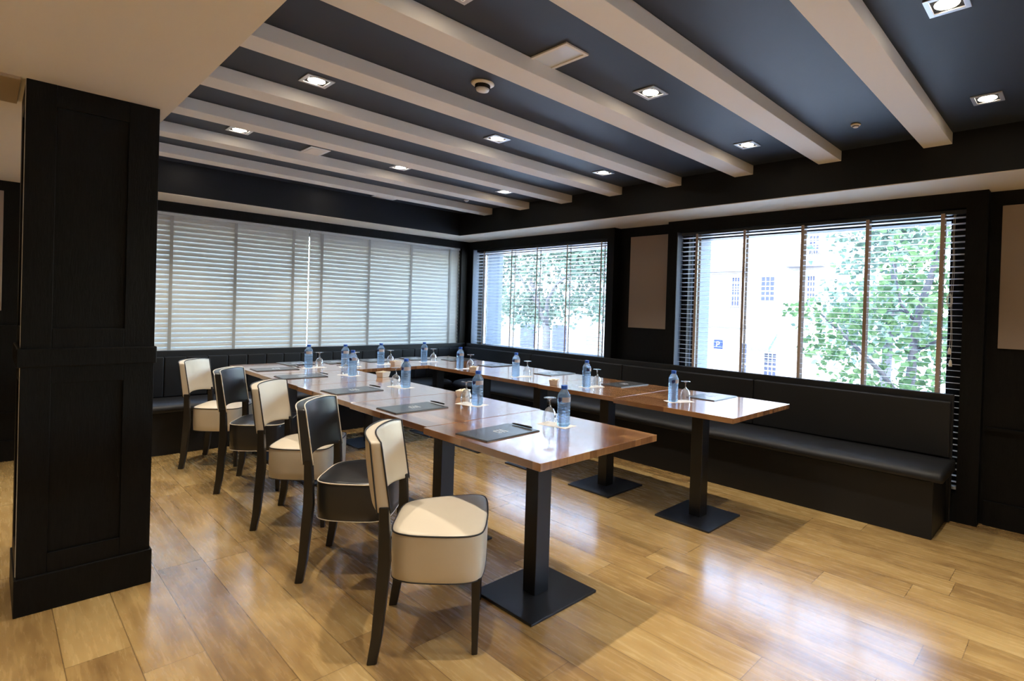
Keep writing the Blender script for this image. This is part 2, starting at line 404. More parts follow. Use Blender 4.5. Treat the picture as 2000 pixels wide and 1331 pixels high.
obj('edge_strip', bm, 'alu', col, label='thin polished metal edge strip')

# ------------------------------------------------------------ ceiling beams
names = ['farthest from the camera, beside the back wall', 'second from the back wall', 'third from the back wall', 'fourth from the back wall', 'fifth from the back wall', 'sixth from the back wall, above the rectangular vent', 'seventh from the back wall, crossing the top centre', 'nearest the camera at the top right']
for i in range(8):
    y0 = -1.179-.6375*i
    b = obj('ceiling_beam', boxes((XSF+.002, -D-.002, y0, y0+.152, ZB, ZC-.001)), 'beam', bev=.002)
    tag(b, 'pale greige ceiling beam, '+names[i], 'beam', 'pale beams across the dark ceiling')

# ------------------------------------------------------------ downlights
def make_downlight(label):
    t = thing('ceiling_downlight', label, 'downlight', group='square recessed downlights')
    bm = bmesh.new(); a, b = .066, .048
    for q in ((-a, a, -a, -b), (-a, a, b, a), (-a, -b, -b, b), (b, a, -b, b)): box(bm, *q, -.006, -.0005)
    obj('frame', bm, 'alu', t, bev=.001)
    obj('recess_shade', boxes((-b, b, -b, b, -.0015, -.0005)), 'darkvoid', t)  # flat dark plate, shade of a recess put into its colour
    bm = bmesh.new(); lathe(bm, [(0, -.0045), (.034, -.0045), (.040, -.0025), (.040, -.0016)], 20); obj('lamp_lens', bm, 'bulb', t, smooth=True)
    return t
def lamp_light(root, energy=SPOT_W):
    ld = bpy.data.lights.new('downlight_beam', 'SPOT'); ld.energy = energy; ld.color = SPOT_COL; ld.spot_size = radians(92); ld.spot_blend = .9; ld.shadow_soft_size = .015
    lo = bpy.data.objects.new('downlight_beam', ld); COL.objects.link(lo); lo.location = (0, 0, -.03); lo.parent = root
dl0 = None
DX = [(-3.24, 'left'), (-2.10, 'middle'), (-1.03, 'right')]
DY = [(-.80, 'beside the back wall'), (-2.01, 'second from the back wall'), (-3.29, 'third from the back wall'), (-4.56, 'fourth from the back wall'), (-5.865, 'nearest the camera')]
for x, nx in DX:
    for y, ny in DY:
        if nx == 'right' and y > -1: continue
        lab = 'small square ceiling downlight in the %s row, %s' % (nx, ny)
        if dl0 is None: r = dl0 = make_downlight(lab); r.location = (x, y, ZC)
        else: r = dup(dl0, (x, y, ZC), 0, lab)
for r in [o for o in COL.objects if o.name.startswith('ceiling_downlight')]: lamp_light(r)
k = 0
for x, y in ((-4.9, -1.4), (-6.6, -1.4), (-5.0, -4.2), (-6.8, -4.2), (-5.0, -6.9), (-7.0, -6.9), (-3.2, -7.4), (-1.5, -7.4), (-5.0, -9.2), (-2.2, -9.5)):  # unseen downlights added to brighten the room from outside the view
    k += 1
    z = ZC if (XSF < x < -D and y > -9) else ZS
    r = dup(dl0, (x, y, z), 0, 'added square downlight out of view, '+('left of the column by the back wall', 'far left by the back wall', 'just left of the camera', 'far left of the camera', 'behind the camera to its left', 'far behind the camera to its left', 'behind the camera in the middle', 'behind the camera by the window wall', 'at the rear of the room to the left', 'at the rear of the room to the right')[k-1])
    lamp_light(r)

# ------------------------------------------------------------ ceiling devices
t = thing('ceiling_vent', 'rectangular white-framed air vent between beams at the top centre', 'vent', (-2.67, -4.42, ZC))
a0, a1, b0, b1 = -.070, .070, -.175, .175
obj('frame', boxes((a0, a1, b0, b0+.016, -.008, -.0005), (a0, a1, b1-.016, b1, -.008, -.0005), (a0, a0+.016, b0+.016, b1-.016, -.008, -.0005), (a1-.016, a1, b0+.016, b1-.016, -.008, -.0005)), 'beam', t, bev=.001)
obj('grille', boxes((a0+.016, a1-.016, b0+.016, b1-.016, -.003, -.0005)), mat('frosted_diffuser', (.62, .66, .70), .35), t)
t = thing('ceiling_vent', 'small white air vent between the far beams', 'vent', (-2.73, -1.90, ZC))
obj('frame', boxes((-.07, .07, -.13, .13, -.006, -.0005)), 'white', t, bev=.001)
obj('grille', boxes((-.05, .05, -.11, .11, -.008, -.0055)), 'beam', t)
t = thing('ceiling_vent', 'small white vent partly hidden behind the farthest beam', 'vent', (-1.57, -.70, ZC))
obj('frame', boxes((-.12, .12, -.07, .07, -.006, -.0005)), 'white', t, bev=.001)
obj('grille', boxes((-.10, .10, -.05, .05, -.008, -.0055)), 'beam', t)
def detector(x, y, s, label):
    t = thing('smoke_detector', label, 'smoke detector', (x, y, ZC))
    bm = bmesh.new(); lathe(bm, [(0, -.0005), (.056*s, -.0005), (.058*s, -.005), (.050*s, -.011), (0, -.011)], 32); obj('base', bm, 'offwhite', t, smooth=True)
    bm = bmesh.new(); lathe(bm, [(.036*s, -.0115), (.034*s, -.030*s)], 24)
    for k in range(20):
        a = 2*pi*k/20; c, q = cos(a)*.036*s, sin(a)*.036*s
        box(bm, c-.0015*s, c+.0015*s, q-.0015*s, q+.0015*s, -.030*s, -.0115)
    obj('sensor_chamber', bm, 'darkvoid', t)
    bm = bmesh.new(); lathe(bm, [(0, -.030*s), (.034*s, -.030*s), (.030*s, -.040*s), (.015*s, -.044*s), (0, -.044*s)], 28); obj('cap', bm, 'white', t, smooth=True)
detector(-2.70, -3.955, 1.0, 'large round smoke detector on the ceiling near the centre')
detector(-1.02, -5.235, .48, 'small round ceiling sensor near the top right')
detector(-1.0, -1.33, .48, 'small round ceiling sensor between the two farthest beams')

# ------------------------------------------------------------ banquettes
def banquette_right():
    t = thing('banquette_bench', 'long black banquette bench below the right-hand windows', 'bench', (-.35, -3.0, 0))
    def o(n, bm, m, b=.0, sm=False):
        for v in bm.verts: v.co -= Vector((-.35, -3.0, 0))
        return obj(n, bm, m, t, bev=b, smooth=sm)
    o('base', boxes((-.563, -.145, -5.611, -.56, 0, .35)), 'bench', .004)
    o('backrest', boxes((-.140, -.105, -5.635, -.15, 0, .84)), 'bench', .006)
    ys = [-5.63, -4.25, -2.856, -1.5, -.16]
    for a, b in zip(ys[:-1], ys[1:]):
        o('back_cushion', bevel_bm(boxes((-.185, -.140, a+.003, b-.003, .43, .795)), .012, 3), 'bench')
    # soft seat cushion with a rounded front
    bm = bmesh.new(); secs = []
    prof = [(-.142, .352), (-.142, .425), (-.30, .432), (-.50, .428), (-.575, .415), (-.605, .388), (-.600, .362), (-.575, .352)]
    for y in (-5.66, -5.645, -5.4, -4.9, -4.4, -3.8, -3.2, -2.6, -2, -1.4, -.8, -.57):
        sag = .004*sin(y*7)
        sh = 1. if y > -5.65 else .94
        secs.append([(-.35+(px+.35)*sh, y, .352+(pz-.352)*sh+(sag if pz > .38 else 0)) for px, pz in prof])
    loft(bm, secs); o('seat_cushion', bm, 'bench', .0, True)
    return t
banquette_right()
def banquette_back():
    t = thing('banquette_bench', 'black banquette bench along the back wall below the closed blinds', 'bench', (-2.2, -.35, 0))
    def o(n, bm, m, b=.0, sm=False):
        for v in bm.verts: v.co -= Vector((-2.2, -.35, 0))
        return obj(n, bm, m, t, bev=b, smooth=sm)
    o('base', boxes((-3.93, -.57, -.55, -.145, 0, .35)), 'bench', .004)
    o('backrest', boxes((-3.93, -.142, -.140, -.105, 0, .84)), 'bench', .006)
    x = -3.93
    while x < -.35:
        o('back_cushion', bevel_bm(boxes((x+.002, min(x+.158, -.20), -.180, -.140, .43, .785)), .008, 2), 'bench'); x += .16
    bm = bmesh.new(); secs = []
    prof = [(-.142, .352), (-.142, .425), (-.30, .432), (-.50, .428), (-.575, .415), (-.600, .388), (-.595, .362), (-.570, .352)]
    for x in (-3.95, -3.93, -3.4, -2.9, -2.3, -1.8, -1.2, -.62): secs.append([(x, py, pz+(.003*sin(x*9) if pz > .38 else 0)) for py, pz in prof])
    loft(bm, secs); o('seat_cushion', bm, 'bench', 0, True)
banquette_back()

# ------------------------------------------------------------ venetian blinds
def blind(axis, a0, a1, zt, zb, tapes, tilt, slat_m, label, pitch=.041, depth=.05, off=-.045, tapew=.024):
    """horizontal-slat blind hanging from zt down to zb; axis is the direction its slats run"""
    mid = (a0+a1)/2
    t = thing('venetian_blind', label, 'blind', (off, mid, zb) if axis == 'y' else (mid, off, zb))
    def P(a, n, z):   # along, normal (towards outside), height  -> local
        return (n, a-mid, z-zb) if axis == 'y' else (a-mid, n, z-zb)
    def bx(bm, p, q, n0, n1, z0, z1):
        A = P(p, n0, z0); B = P(q, n1, z1)
        box(bm, min(A[0], B[0]), max(A[0], B[0]), min(A[1], B[1]), max(A[1], B[1]), min(A[2], B[2]), max(A[2], B[2]))
    bm = bmesh.new(); bx(bm, a0, a1, -.022, .022, zt-.028, zt-.002); obj('headrail', bm, 'iron' if slat_m == 'slat_open' else slat_m, t)
    bm = bmesh.new(); z = zt-.05; c, s = cos(tilt), sin(tilt); th = .0014; n = 0
    while z > zb+.03:
        pts = []
        jig = random.uniform(-.006, .006); cc, ss = cos(tilt+jig), sin(tilt+jig)
        for k, dn in enumerate((-.5, 0, .5)):
            cr = .0016 if dn == 0 else 0
            pts.append((dn*depth*cc-cr*ss, dn*depth*ss+cr*cc))
        ring = [(p[0]-th*ss*-1, p[1]-th*cc) for p in pts]
        sec = pts+[(q[0], q[1]) for q in ring[::-1]]
        va = [bm.verts.new(P(a0, q[0], z+q[1])) for q in sec]; vb = [bm.verts.new(P(a1, q[0], z+q[1])) for q in sec]
        m_ = len(sec)
        for k in range(m_): bm.faces.new((va[k], va[(k+1) % m_], vb[(k+1) % m_], vb[k]))
        bm.faces.new(va[::-1]); bm.faces.new(vb); z -= pitch; n += 1
    obj('slats', bm, slat_m, t)
    bm = bmesh.new(); bx(bm, a0, a1, -.024, .024, zb, zb+.018); obj('bottom_rail', bm, slat_m, t, bev=.002)
    hw = max(.010, depth*.5*abs(c)+.003)
    for a in tapes:
        bm = bmesh.new()
        bx(bm, a-tapew/2, a+tapew/2, -hw-.0012, -hw, zb+.012, zt-.02); bx(bm, a-tapew/2, a+tapew/2, hw, hw+.0012, zb+.012, zt-.02)
        obj('ladder_tape', bm, 'tape' if slat_m == 'slat_open' else mat('grey_ladder_tape', (.36, .36, .34), .9), t)
    return t, P
blind('y', -2.515, -.235, 2.066, .80, [-.40, -.965, -1.43, -1.93, -2.44], radians(-3), 'slat_open', 'open slatted blind over the window nearest the room corner', tapew=.016)
b3, P3 = blind('y', -5.655, -3.43, 2.066, .205, [-3.60, -4.07, -4.57, -5.05, -5.525], radians(-3), 'slat_open', 'open slatted blind over the wide right-hand window')
blind('x', -3.91, -2.073, 2.084, .80, [-3.75, -3.238, -2.74, -2.225], radians(73), 'slat_closed', 'left of the two closed white blinds on the back wall', pitch=.044)
blind('x', -2.067, -.214, 2.084, .80, [-1.94, -1.42, -.895, -.35], radians(73), 'slat_closed', 'right of the two closed white blinds, ending at the room corner', pitch=.044)
# pull cords at the right end of the wide blind
def cord(y, zend, label_):
    bm = bmesh.new(); x = -.085
    pts = [(x, y+.004*sin(k*.9), 2.03-(2.03-zend-.045)*k/14) for k in range(15)]
    tube(bm, [(p[0]-b3.location.x, p[1]-b3.location.y, p[2]-b3.location.z) for p in pts], .0012, 5)
    c = obj('pull_cord', bm, 'cord', b3)
    bm = bmesh.new(); lathe(bm, [(0, 0), (.010, 0), (.011, .012), (.007, .040), (.002, .046), (0, .046)], 12, x-b3.location.x, pts[-1][1]-b3.location.y, zend-b3.location.z)
    obj('cord_knob', bm, 'offwhite', c, smooth=True)
cord(-5.592, 1.10, ''); cord(-5.600, 1.02, '')
bm = bmesh.new()
for k in range(7):
    rr = .022+.004*(k % 3); pts = [(-.088+.006*sin(3*a+k), -5.585+rr*.55*cos(a)+.006*(k % 2), 1.46+rr*1.5*sin(a)) for a in [2*pi*j/12 for j in range(12)]]
    tube(bm, [(p[0]-b3.location.x, p[1]-b3.location.y, p[2]-b3.location.z) for p in pts], .0012, 4, True)
obj('cord_bundle', bm, 'cord', b3)

# ------------------------------------------------------------ tables
TH = .75
def make_table(label, w, d):
    t = thing('dining_table', label, 'table', group='square-topped pedestal tables in a U')
    obj('tabletop', boxes((-w/2, w/2, -d/2, d/2, TH-.030, TH)), 'table', t, bev=.0015)
    obj('mounting_plate', boxes((-.16, .16, -.16, .16, TH-.036, TH-.0302)), 'iron', t)
    obj('pedestal', boxes((-.042, .042, -.042, .042, .0122, TH-.036)), 'iron', t, bev=.003)
    obj('base_plate', bevel_bm(boxes((-.2, .2, -.2, .2, 0, .012)), .003, 2), 'plate', t)
    return t
G = 'wooden pedestal tables of the U'
TB = {}
for key, x0, x1, y0, y1, lab in [
    ('A1', -2.995, -2.275, -4.795, -3.990, 'wooden pedestal table of the left row, nearest the camera'),
    ('A2', -2.975, -2.262, -3.985, -3.172, 'wooden pedestal table of the left row, second from the camera'),
    ('A3', -2.965, -2.272, -3.166, -2.352, 'wooden pedestal table of the left row, third from the camera'),
    ('A4', -2.957, -2.262, -2.346, -1.590, 'wooden pedestal table of the left row, fourth, joining the back tables'),
    ('C1', -2.950, -2.255, -1.582, -.772, 'wooden pedestal table at the back left corner of the U'),
    ('C2', -2.251, -1.560, -1.615, -.775, 'wooden pedestal table at the middle of the back row'),
    ('C3', -1.556, -.846, -1.582, -.850, 'wooden pedestal table at the back right corner of the U'),
    ('B4', -1.556, -.840, -2.440, -1.586, 'wooden pedestal table of the right row, farthest, joining the back tables'),
    ('B3', -1.572, -.862, -3.196, -2.446, 'wooden pedestal table of the right row, third from the camera'),
    ('B2', -1.590, -.868, -3.975, -3.202, 'wooden pedestal table of the right row, second from the camera'),
    ('B1', -1.632, -.876, -4.842, -3.981, 'wooden pedestal table of the right row, nearest the camera, catching the window glare')]:
    t = make_table(lab, x1-x0, y1-y0); t['group'] = G; t.location = ((x0+x1)/2, (y0+y1)/2, 0); TB[key] = t

# ------------------------------------------------------------ chairs
def make_chair(name, label, leatherm, pipem):
    t = thing(name, label, 'chair', group='upholstered chairs along the left row')
    half = [(-.150, 0), (-.148, .10), (-.130, .160), (-.075, .197), (0, .218), (.09, .232), (.155, .230), (.192, .205), (.205, .150), (.210, .07)]
    out = half+[(.211, 0)]+[(x, -y) for x, y in half[:0:-1]]
    O = catmull([(x, y, 0) for x, y in out], 4)
    cen = Vector((.03, 0, 0)); bm = bmesh.new(); rings = []
    prof = [(.285, .975), (.288, .985), (.33, .995), (.40, 1.0), (.445, .998), (.458, .990), (.464, .972), (.469, .90), (.474, .70), (.478, .40)]
    for z, s in prof: rings.append([bm.verts.new(((p.x-cen.x)*s+cen.x, p.y*s, z)) for p in O])
    n = len(O)
    for a, b in zip(rings[:-1], rings[1:]):
        for k in range(n): bm.faces.new((a[k], a[(k+1) % n], b[(k+1) % n], b[k]))
    bm.faces.new(rings[0][::-1]); c = bm.verts.new((cen.x, 0, .479))
    for k in range(n): bm.faces.new((rings[-1][k], rings[-1][(k+1) % n], c))
    seat = obj('seat', bm, leatherm, t, smooth=True)
    bm = bmesh.new(); tube(bm, [((p.x-cen.x)*.992+cen.x, p.y*.992, .461) for p in O], .0032, 6, True); tube(bm, [((p.x-cen.x)*.985+cen.x, p.y*.985, .286) for p in O], .0024, 6, True)
    obj('piping', bm, pipem, seat, smooth=True)
    # backrest: curved and leaning slab with an arched lower edge
    NY, NZ = 20, 12; W = .212
    def bp(y, f, rear):
        zb_ = .552+.020*(1-abs(y/W)**2.2)
        zt_ = .822-.012*abs(y/W)**6
        z = zb_+(zt_-zb_)*f
        xf = (.013-.052*(1-(y/W)**2)) + .040*(.82-z)/.265 - .19
        th = .046-.008*f+.008*sin(pi*f)*(1-(y/W)**2)
        return Vector((xf-(th if rear else 0), y, z))
    ys = [-W+2*W*i/NY for i in range(NY+1)]; fs = [j/NZ for j in range(NZ+1)]
    bm = bmesh.new()
    FV = [[bm.verts.new(bp(y, f, False)) for f in fs] for y in ys]; RV = [[bm.verts.new(bp(y, f, True)) for f in fs] for y in ys]
    for i in range(NY):
        for j in range(NZ):
            bm.faces.new((FV[i][j], FV[i+1][j], FV[i+1][j+1], FV[i][j+1])); bm.faces.new((RV[i][j], RV[i][j+1], RV[i+1][j+1], RV[i+1][j]))
        bm.faces.new((FV[i][0], RV[i][0], RV[i+1][0], FV[i+1][0])); bm.faces.new((FV[i][NZ], FV[i+1][NZ], RV[i+1][NZ], RV[i][NZ]))
    for j in range(NZ):
        bm.faces.new((FV[0][j], FV[0][j+1], RV[0][j+1], RV[0][j])); bm.faces.new((FV[NY][j], RV[NY][j], RV[NY][j+1], FV[NY][j+1]))
    back = obj('backrest', bm, leatherm, t, smooth=False, bev=.006)
    for p in back.data.polygons: p.use_smooth = True
    back.modifiers['bevel'].angle_limit = radians(50)
    bm = bmesh.new()
    for rear in (False, True):
        loop = [bp(W, f, rear) for f in fs]+[bp(y, 1, rear) for y in ys[::-1][1:]]+[bp(-W, f, rear) for f in fs[::-1][1:]]
        off = .0005 if not rear else -.0005
        loop = [p+Vector((off, -.001 if p.y > .2 else (.001 if p.y < -.2 else 0), 0)) for p in loop]
        tube(bm, loop, .0030, 6, False)
    obj('piping', bm, pipem, back, smooth=True)
    for s in (-1, 1):
        bm = bmesh.new()
        secs = []
        for z, x, wx, wy in ((0, .003, .034, .026), (.10, .018, .038, .028), (.22, .027, .042, .030), (.37, .037, .044, .030), (.48, .035, .038, .030), (.575, .031, .034, .030)):
            x -= .19; y = s*.203
            secs.append([(x-wx/2, y-wy/2, z), (x+wx/2, y-wy/2, z), (x+wx/2, y+wy/2, z), (x-wx/2, y+wy/2, z)])
        obj('rear_leg', loft(bm, secs), 'legwood', t, bev=.004)
        bm = bmesh.new(); secs = []
        for z, x, w_ in ((0, .178, .022), (.29, .176, .034)):
            y = s*.196; secs.append([(x-w_/2, y-w_/2, z), (x+w_/2, y-w_/2, z), (x+w_/2, y+w_/2, z), (x-w_/2, y+w_/2, z)])
        obj('front_leg', loft(bm, secs), 'legwood', t, bev=.003)
    return t
def place(t, rn, deg):
    a = radians(deg); f = Vector((cos(a), sin(a))); l = Vector((-sin(a), cos(a)))
    p = Vector(rn)+f*.187+l*.203; t.location = (p.x, p.y, 0); t.rotation_euler = (0, 0, a)
GC = 'upholstered chairs along the left row'
c1 = make_chair('dining_chair', 'cream leather chair with dark piping, nearest the camera', 'cream', 'pipe_dark'); place(c1, (-3.388, -4.350), -37.7)
c2 = make_chair('dining_chair', 'black leather chair with cream piping, directly behind the nearest cream chair', 'darkleather', 'pipe_light'); place(c2, (-3.353, -3.548), -40)
c3 = dup(c1, (0, 0, 0), 0, 'cream leather chair, the middle one of the five chairs'); place(c3, (-3.312, -2.743), -37.5)
c4 = dup(c2, (0, 0, 0), 0, 'black leather chair with cream piping, second from the back bench'); place(c4, (-3.295, -1.912), -33)
c5 = dup(c1, (0, 0, 0), 0, 'cream leather chair with dark piping, farthest, close to the back bench'); place(c5, (-3.331, -1.091), -34)

# ------------------------------------------------------------ tabletop things
def make_bottle(label):
    t = thing('water_bottle', label, 'bottle', group='small blue-capped water bottles')
    prof = [(0, .0005), (.024, .0005), (.0305, .006)]
    z = .012
    for k in range(6): prof += [(.0315, z), (.0315, z+.006), (.0290, z+.0095), (.0315, z+.013)]; z += .0155
    prof += [(.0300, .108), (.0315, .112), (.0318, .146), (.029, .154), (.0215, .167), (.0150, .177), (.0135, .180), (0, .1802)]
    bm = bmesh.new(); lathe(bm, prof, 24); obj('body', bm, 'bottle', t, smooth=True)
    bm = bmesh.new(); lathe(bm, [(0, .1805), (.0155, .1805), (.0158, .196), (.0145, .198), (0, .198)], 24); obj('cap', bm, 'cap', t, smooth=False)
    bm = bmesh.new(); lathe(bm, [(.0324, .119), (.0325, .143)], 28)
    kill = [f for f in bm.faces if not (-.02 < math.atan2(f.calc_center_median().y, f.calc_center_median().x) < 1.6)]
    bmesh.ops.delete(bm, geom=kill, context='FACES'); obj('label', bm, 'label', t, smooth=True)
    bm = bmesh.new(); vs = []
    cth = -.45
    rows = [[bm.verts.new((.0326*cos(cth+dx), .0326*sin(cth+dx), .131+dz)) for dx, dz in [(.33*cos(2*pi*k/16)*q, .0105*sin(2*pi*k/16)*q) for k in range(16)]] for q in (1., .5)]
    cc = bm.verts.new((.0327*cos(cth), .0327*sin(cth), .131))
    for k in range(16):
        bm.faces.new((rows[0][k], rows[0][(k+1) % 16], rows[1][(k+1) % 16], rows[1][k])); bm.faces.new((rows[1][k], rows[1][(k+1) % 16], cc))
    obj('logo', bm, 'logo', t, smooth=True)
    return t
def make_glass(label):
    t = thing('wine_glass', label, 'glass', group='upturned stemmed glasses')
    bm = bmesh.new(); lathe(bm, [(.0300, .0005), (.0325, .018), (.0325, .038), (.029, .056), (.020, .073), (.008, .082), (0, .083)], 28)
    obj('bowl', bm, 'wineglass', t, smooth=True)
    bm = bmesh.new(); lathe(bm, [(.0060, .083), (.0042, .090), (.0038, .105), (.0045, .118), (.010, .124)], 16); obj('stem', bm, 'wineglass', t, smooth=True)
    bm = bmesh.new(); lathe(bm, [(0, .1315), (.020, .1300), (.0305, .1285), (.0310, .1275), (.0300, .1265), (.010, .1240), (0, .1235)], 28); obj('foot', bm, 'wineglass', t, smooth=True)
    return t
def make_folder(label):
    t = thing('document_folder', label, 'folder', group='graphite A4 folders at the place settings')
    bm = boxes((-.155, .155, -.108, .108, 0, .004)); obj('cover', bm, 'folder', t, bev=.001)
    bm = boxes((-.150, .152, -.104, .106, .0042, .0056)); obj('top_sheet', bm, 'folder', t, bev=.0004)
    bm = bmesh.new()
    for a, b, c, d in ((-.030, .030, .026, .032), (-.030, .030, .010, .014), (-.030, -.004, -.006, -.002), (.004, .030, -.006, -.002), (-.030, .018, -.018, -.015)): box(bm, c, d, a, b, .0057, .006)
    obj('printed_logo', bm, 'print', t)
    return t
def make_pen(label):
    t = thing('ballpoint_pen', label, 'pen', group='black pens beside the folders')
    bm = bmesh.new(); tube(bm, [(-.070, 0, .005), (-.062, 0, .0055), (-.02, 0, .006), (.045, 0, .006), (.066, 0, .0056)], [.0012, .0035, .0048, .0050, .0040], 10); obj('barrel', bm, 'pen', t, smooth=True)
    bm = boxes((.020, .064, -.0018, .0018, .0105, .0125)); obj('clip', bm, 'alu', t, bev=.0004)
    return t
bot = make_bottle('x'); gla = make_glass('x'); fol = make_folder('x'); pen = make_pen('x'); used = set()
def put(proto, x, y, rz, label, z=TH):
    if proto.name not in used:
        used.add(proto.name); proto.location = (x, y, z); proto.rotation_euler = (0, 0, rz); proto['label'] = label; return proto
    return dup(proto, (x, y, z), rz, label)
# setting: (bottle x,y) (glass x,y) place, mat centre
place_names = ['on the left-row table nearest the camera', 'on the second table of the left row', 'on the third table of the left row', 'on the fourth table of the left row', 'on the back left corner table nearest the chairs', 'on the back row, second place from the left', 'on the middle back table', 'on the back right corner table', 'on the farthest right-row table', 'on the third table of the right row', 'on the second table of the right row', 'on the right-row table nearest the camera']
BT = [(-2.478, -4.383), (-2.46, -3.657), (-2.441, -2.81), (-2.445, -2.003), (-2.508, -1.300), (-2.235, -1.38), (-1.884, -1.330), (-1.426, -1.310), (-1.488, -2.030), (-1.430, -2.746), (-1.404, -3.524), (-1.422, -4.303)]
GL = [(-2.491, -4.298), (-2.480, -3.575), (-2.462, -2.715), (-2.462, -1.920), (-2.420, -1.300), (-2.150, -1.400), (-1.790, -1.330), (-1.335, -1.330), (-1.395, -2.055), (-1.345, -2.790), (-1.310, -3.545), (-1.345, -4.345)]
for i, ((bx_, by_), (gx, gy), nm) in enumerate(zip(BT, GL, place_names)):
    put(bot, bx_, by_, -2.35+random.uniform(-.3, .3) if i != 10 else -1.6, 'blue-capped water bottle '+nm, TH+.0012)
    put(gla, gx, gy, random.uniform(0, 3), 'upturned stemmed glass '+nm, TH+.0012)
    mx, my = (bx_+gx)/2, (by_+gy)/2; a = math.atan2(gy-by_, gx-bx_)
    bm = boxes((-.088, .088, -.045, .045, 0, .0008)); o = obj('paper_mat', bm, 'paper'); o.location = (mx, my, TH+.0002); o.rotation_euler = (0, 0, a)
    tag(o, 'white paper mat '+nm, 'paper mat', 'paper mats under the glasses')
FOL = [(-2.800, -4.295, 3), (-2.785, -3.520, 0), (-2.768, -2.738, 2), (-2.762, -1.855, -2), (-2.758, -1.275, -3), (-2.480, -.925, 92), (-2.140, -.940, 90), (-1.780, -.965, 91), (-1.340, -.975, 88), (-1.000, -1.290, 178), (-1.010, -1.950, 183), (-1.012, -2.775, 182), (-1.045, -3.600, 176), (-1.040, -4.365, 180)]
FN = ['on the left-row table nearest the camera', 'on the second table of the left row', 'on the third table of the left row', 'on the fourth table of the left row', 'on the corner table at the back left, nearest the chairs', 'at the back left corner, on the bench side', 'on the back row, left of the middle', 'on the back row, just right of the middle', 'on the back right corner table, on the bench side', 'in the back right corner, seen edge-on beside the window bench', 'on the farthest right-row table', 'on the third table of the right row', 'on the second table of the right row', 'on the right-row table nearest the camera, in the glare']
for (x, y, d), nm in zip(FOL, FN): put(fol, x, y, radians(d), 'dark glossy document folder '+nm, TH+.0003)
PEN = [(-2.655, -4.285, 92, 'lying on the folder of the left-row table nearest the camera', 1), (-2.622, -3.500, 92, 'at the folder edge on the second table of the left row', 1), (-2.598, -2.690, 94, 'at the folder edge on the third table of the left row', 0), (-2.590, -1.830, 92, 'at the folder edge on the fourth table of the left row', 0), (-2.585, -1.215, 95, 'at the folder edge on the back left corner table', 0),
       (-2.470, -1.115, 5, 'in front of the folder at the back left corner', 0), (-2.135, -1.125, 3, 'in front of the folder left of the back middle', 0)]
for x, y, d, nm, on_ in PEN: put(pen, x, y, radians(d+180), 'black ballpoint pen '+nm, TH+(.0060 if nm.startswith('lying') or on_ else .0012)+(0 if on_ else .0050))
# porcelain bowls with sachets
BW = [(-2.290, -2.190, 20, 'on the fourth table of the left row'), (-2.345, -3.345, 35, 'behind the glass on the second table of the left row'), (-1.800, -1.455, 10, 'on the middle back table'), (-1.485, -2.240, 40, 'on the farthest right-row table'), (-1.505, -3.290, 35, 'on the second table of the right row')]
def make_bowl():
    t = thing('sachet_bowl', 'x', 'bowl', group='small square porcelain bowls')
    bm = bmesh.new(); o_, i_, h = .043, .034, .040
    def ring(s, z): return [bm.verts.new((a*s, b*s*.8, z)) for a, b in ((-1, -1), (1, -1), (1, 1), (-1, 1))]
    R = [ring(i_, 0), ring(o_, h), ring(o_-.003, h), ring(i_-.004, .004)]
    for a, b in zip(R[:-1], R[1:]):
        for k in range(4): bm.faces.new((a[k], a[(k+1) % 4], b[(k+1) % 4], b[k]))
    bm.faces.new(R[0][::-1]); bm.faces.new(R[-1]); obj('dish', bm, 'china', t, bev=.0015)
    return t
bowl = make_bowl()
def sachet_mesh():
    bm = bmesh.new(); n = 6; 
    V = [[None]*(n+1) for _ in range(n+1)]; U = [[None]*(n+1) for _ in range(n+1)]
    for i in range(n+1):
        for j in range(n+1):
            x, y = (i/n-.5)*.034, (j/n-.5)*.022; h = .004*sin(pi*i/n)*sin(pi*j/n)
            V[i][j] = bm.verts.new((x, y, h+.0003)); U[i][j] = bm.verts.new((x, y, -h-.0003))
    for i in range(n):
        for j in range(n):
            bm.faces.new((V[i][j], V[i+1][j], V[i+1][j+1], V[i][j+1])); bm.faces.new((U[i][j], U[i][j+1], U[i+1][j+1], U[i+1][j]))
    return bm
sach = None
for x, y, d, nm in BW:
    put(bowl, x, y, radians(d), 'small square white bowl '+nm, TH+.0003)
    for k in range(5):
        if sach is None: sach = s_ = obj('sugar_sachet', sachet_mesh(), 'sachet', smooth=True)
        else: s_ = sach.copy(); COL.objects.link(s_)
        a = radians(d); lx, ly = ((-.018, -.008), (.018, -.006), (-.016, .010), (.016, .011), (0, .001))[k]
        s_.location = (x+lx*cos(a)-ly*sin(a), y+lx*sin(a)+ly*cos(a), TH+(.034 if k < 4 else .043)); s_.rotation_euler = (radians(random.uniform(-14, 14)), radians(random.uniform(-18, 18)), a+random.uniform(-.7, .7))
        tag(s_, ('leftmost', 'rightmost', 'back', 'front', 'topmost')[k]+' sachet in the bowl '+nm, 'sachet', 'sachets in the bowl '+nm)

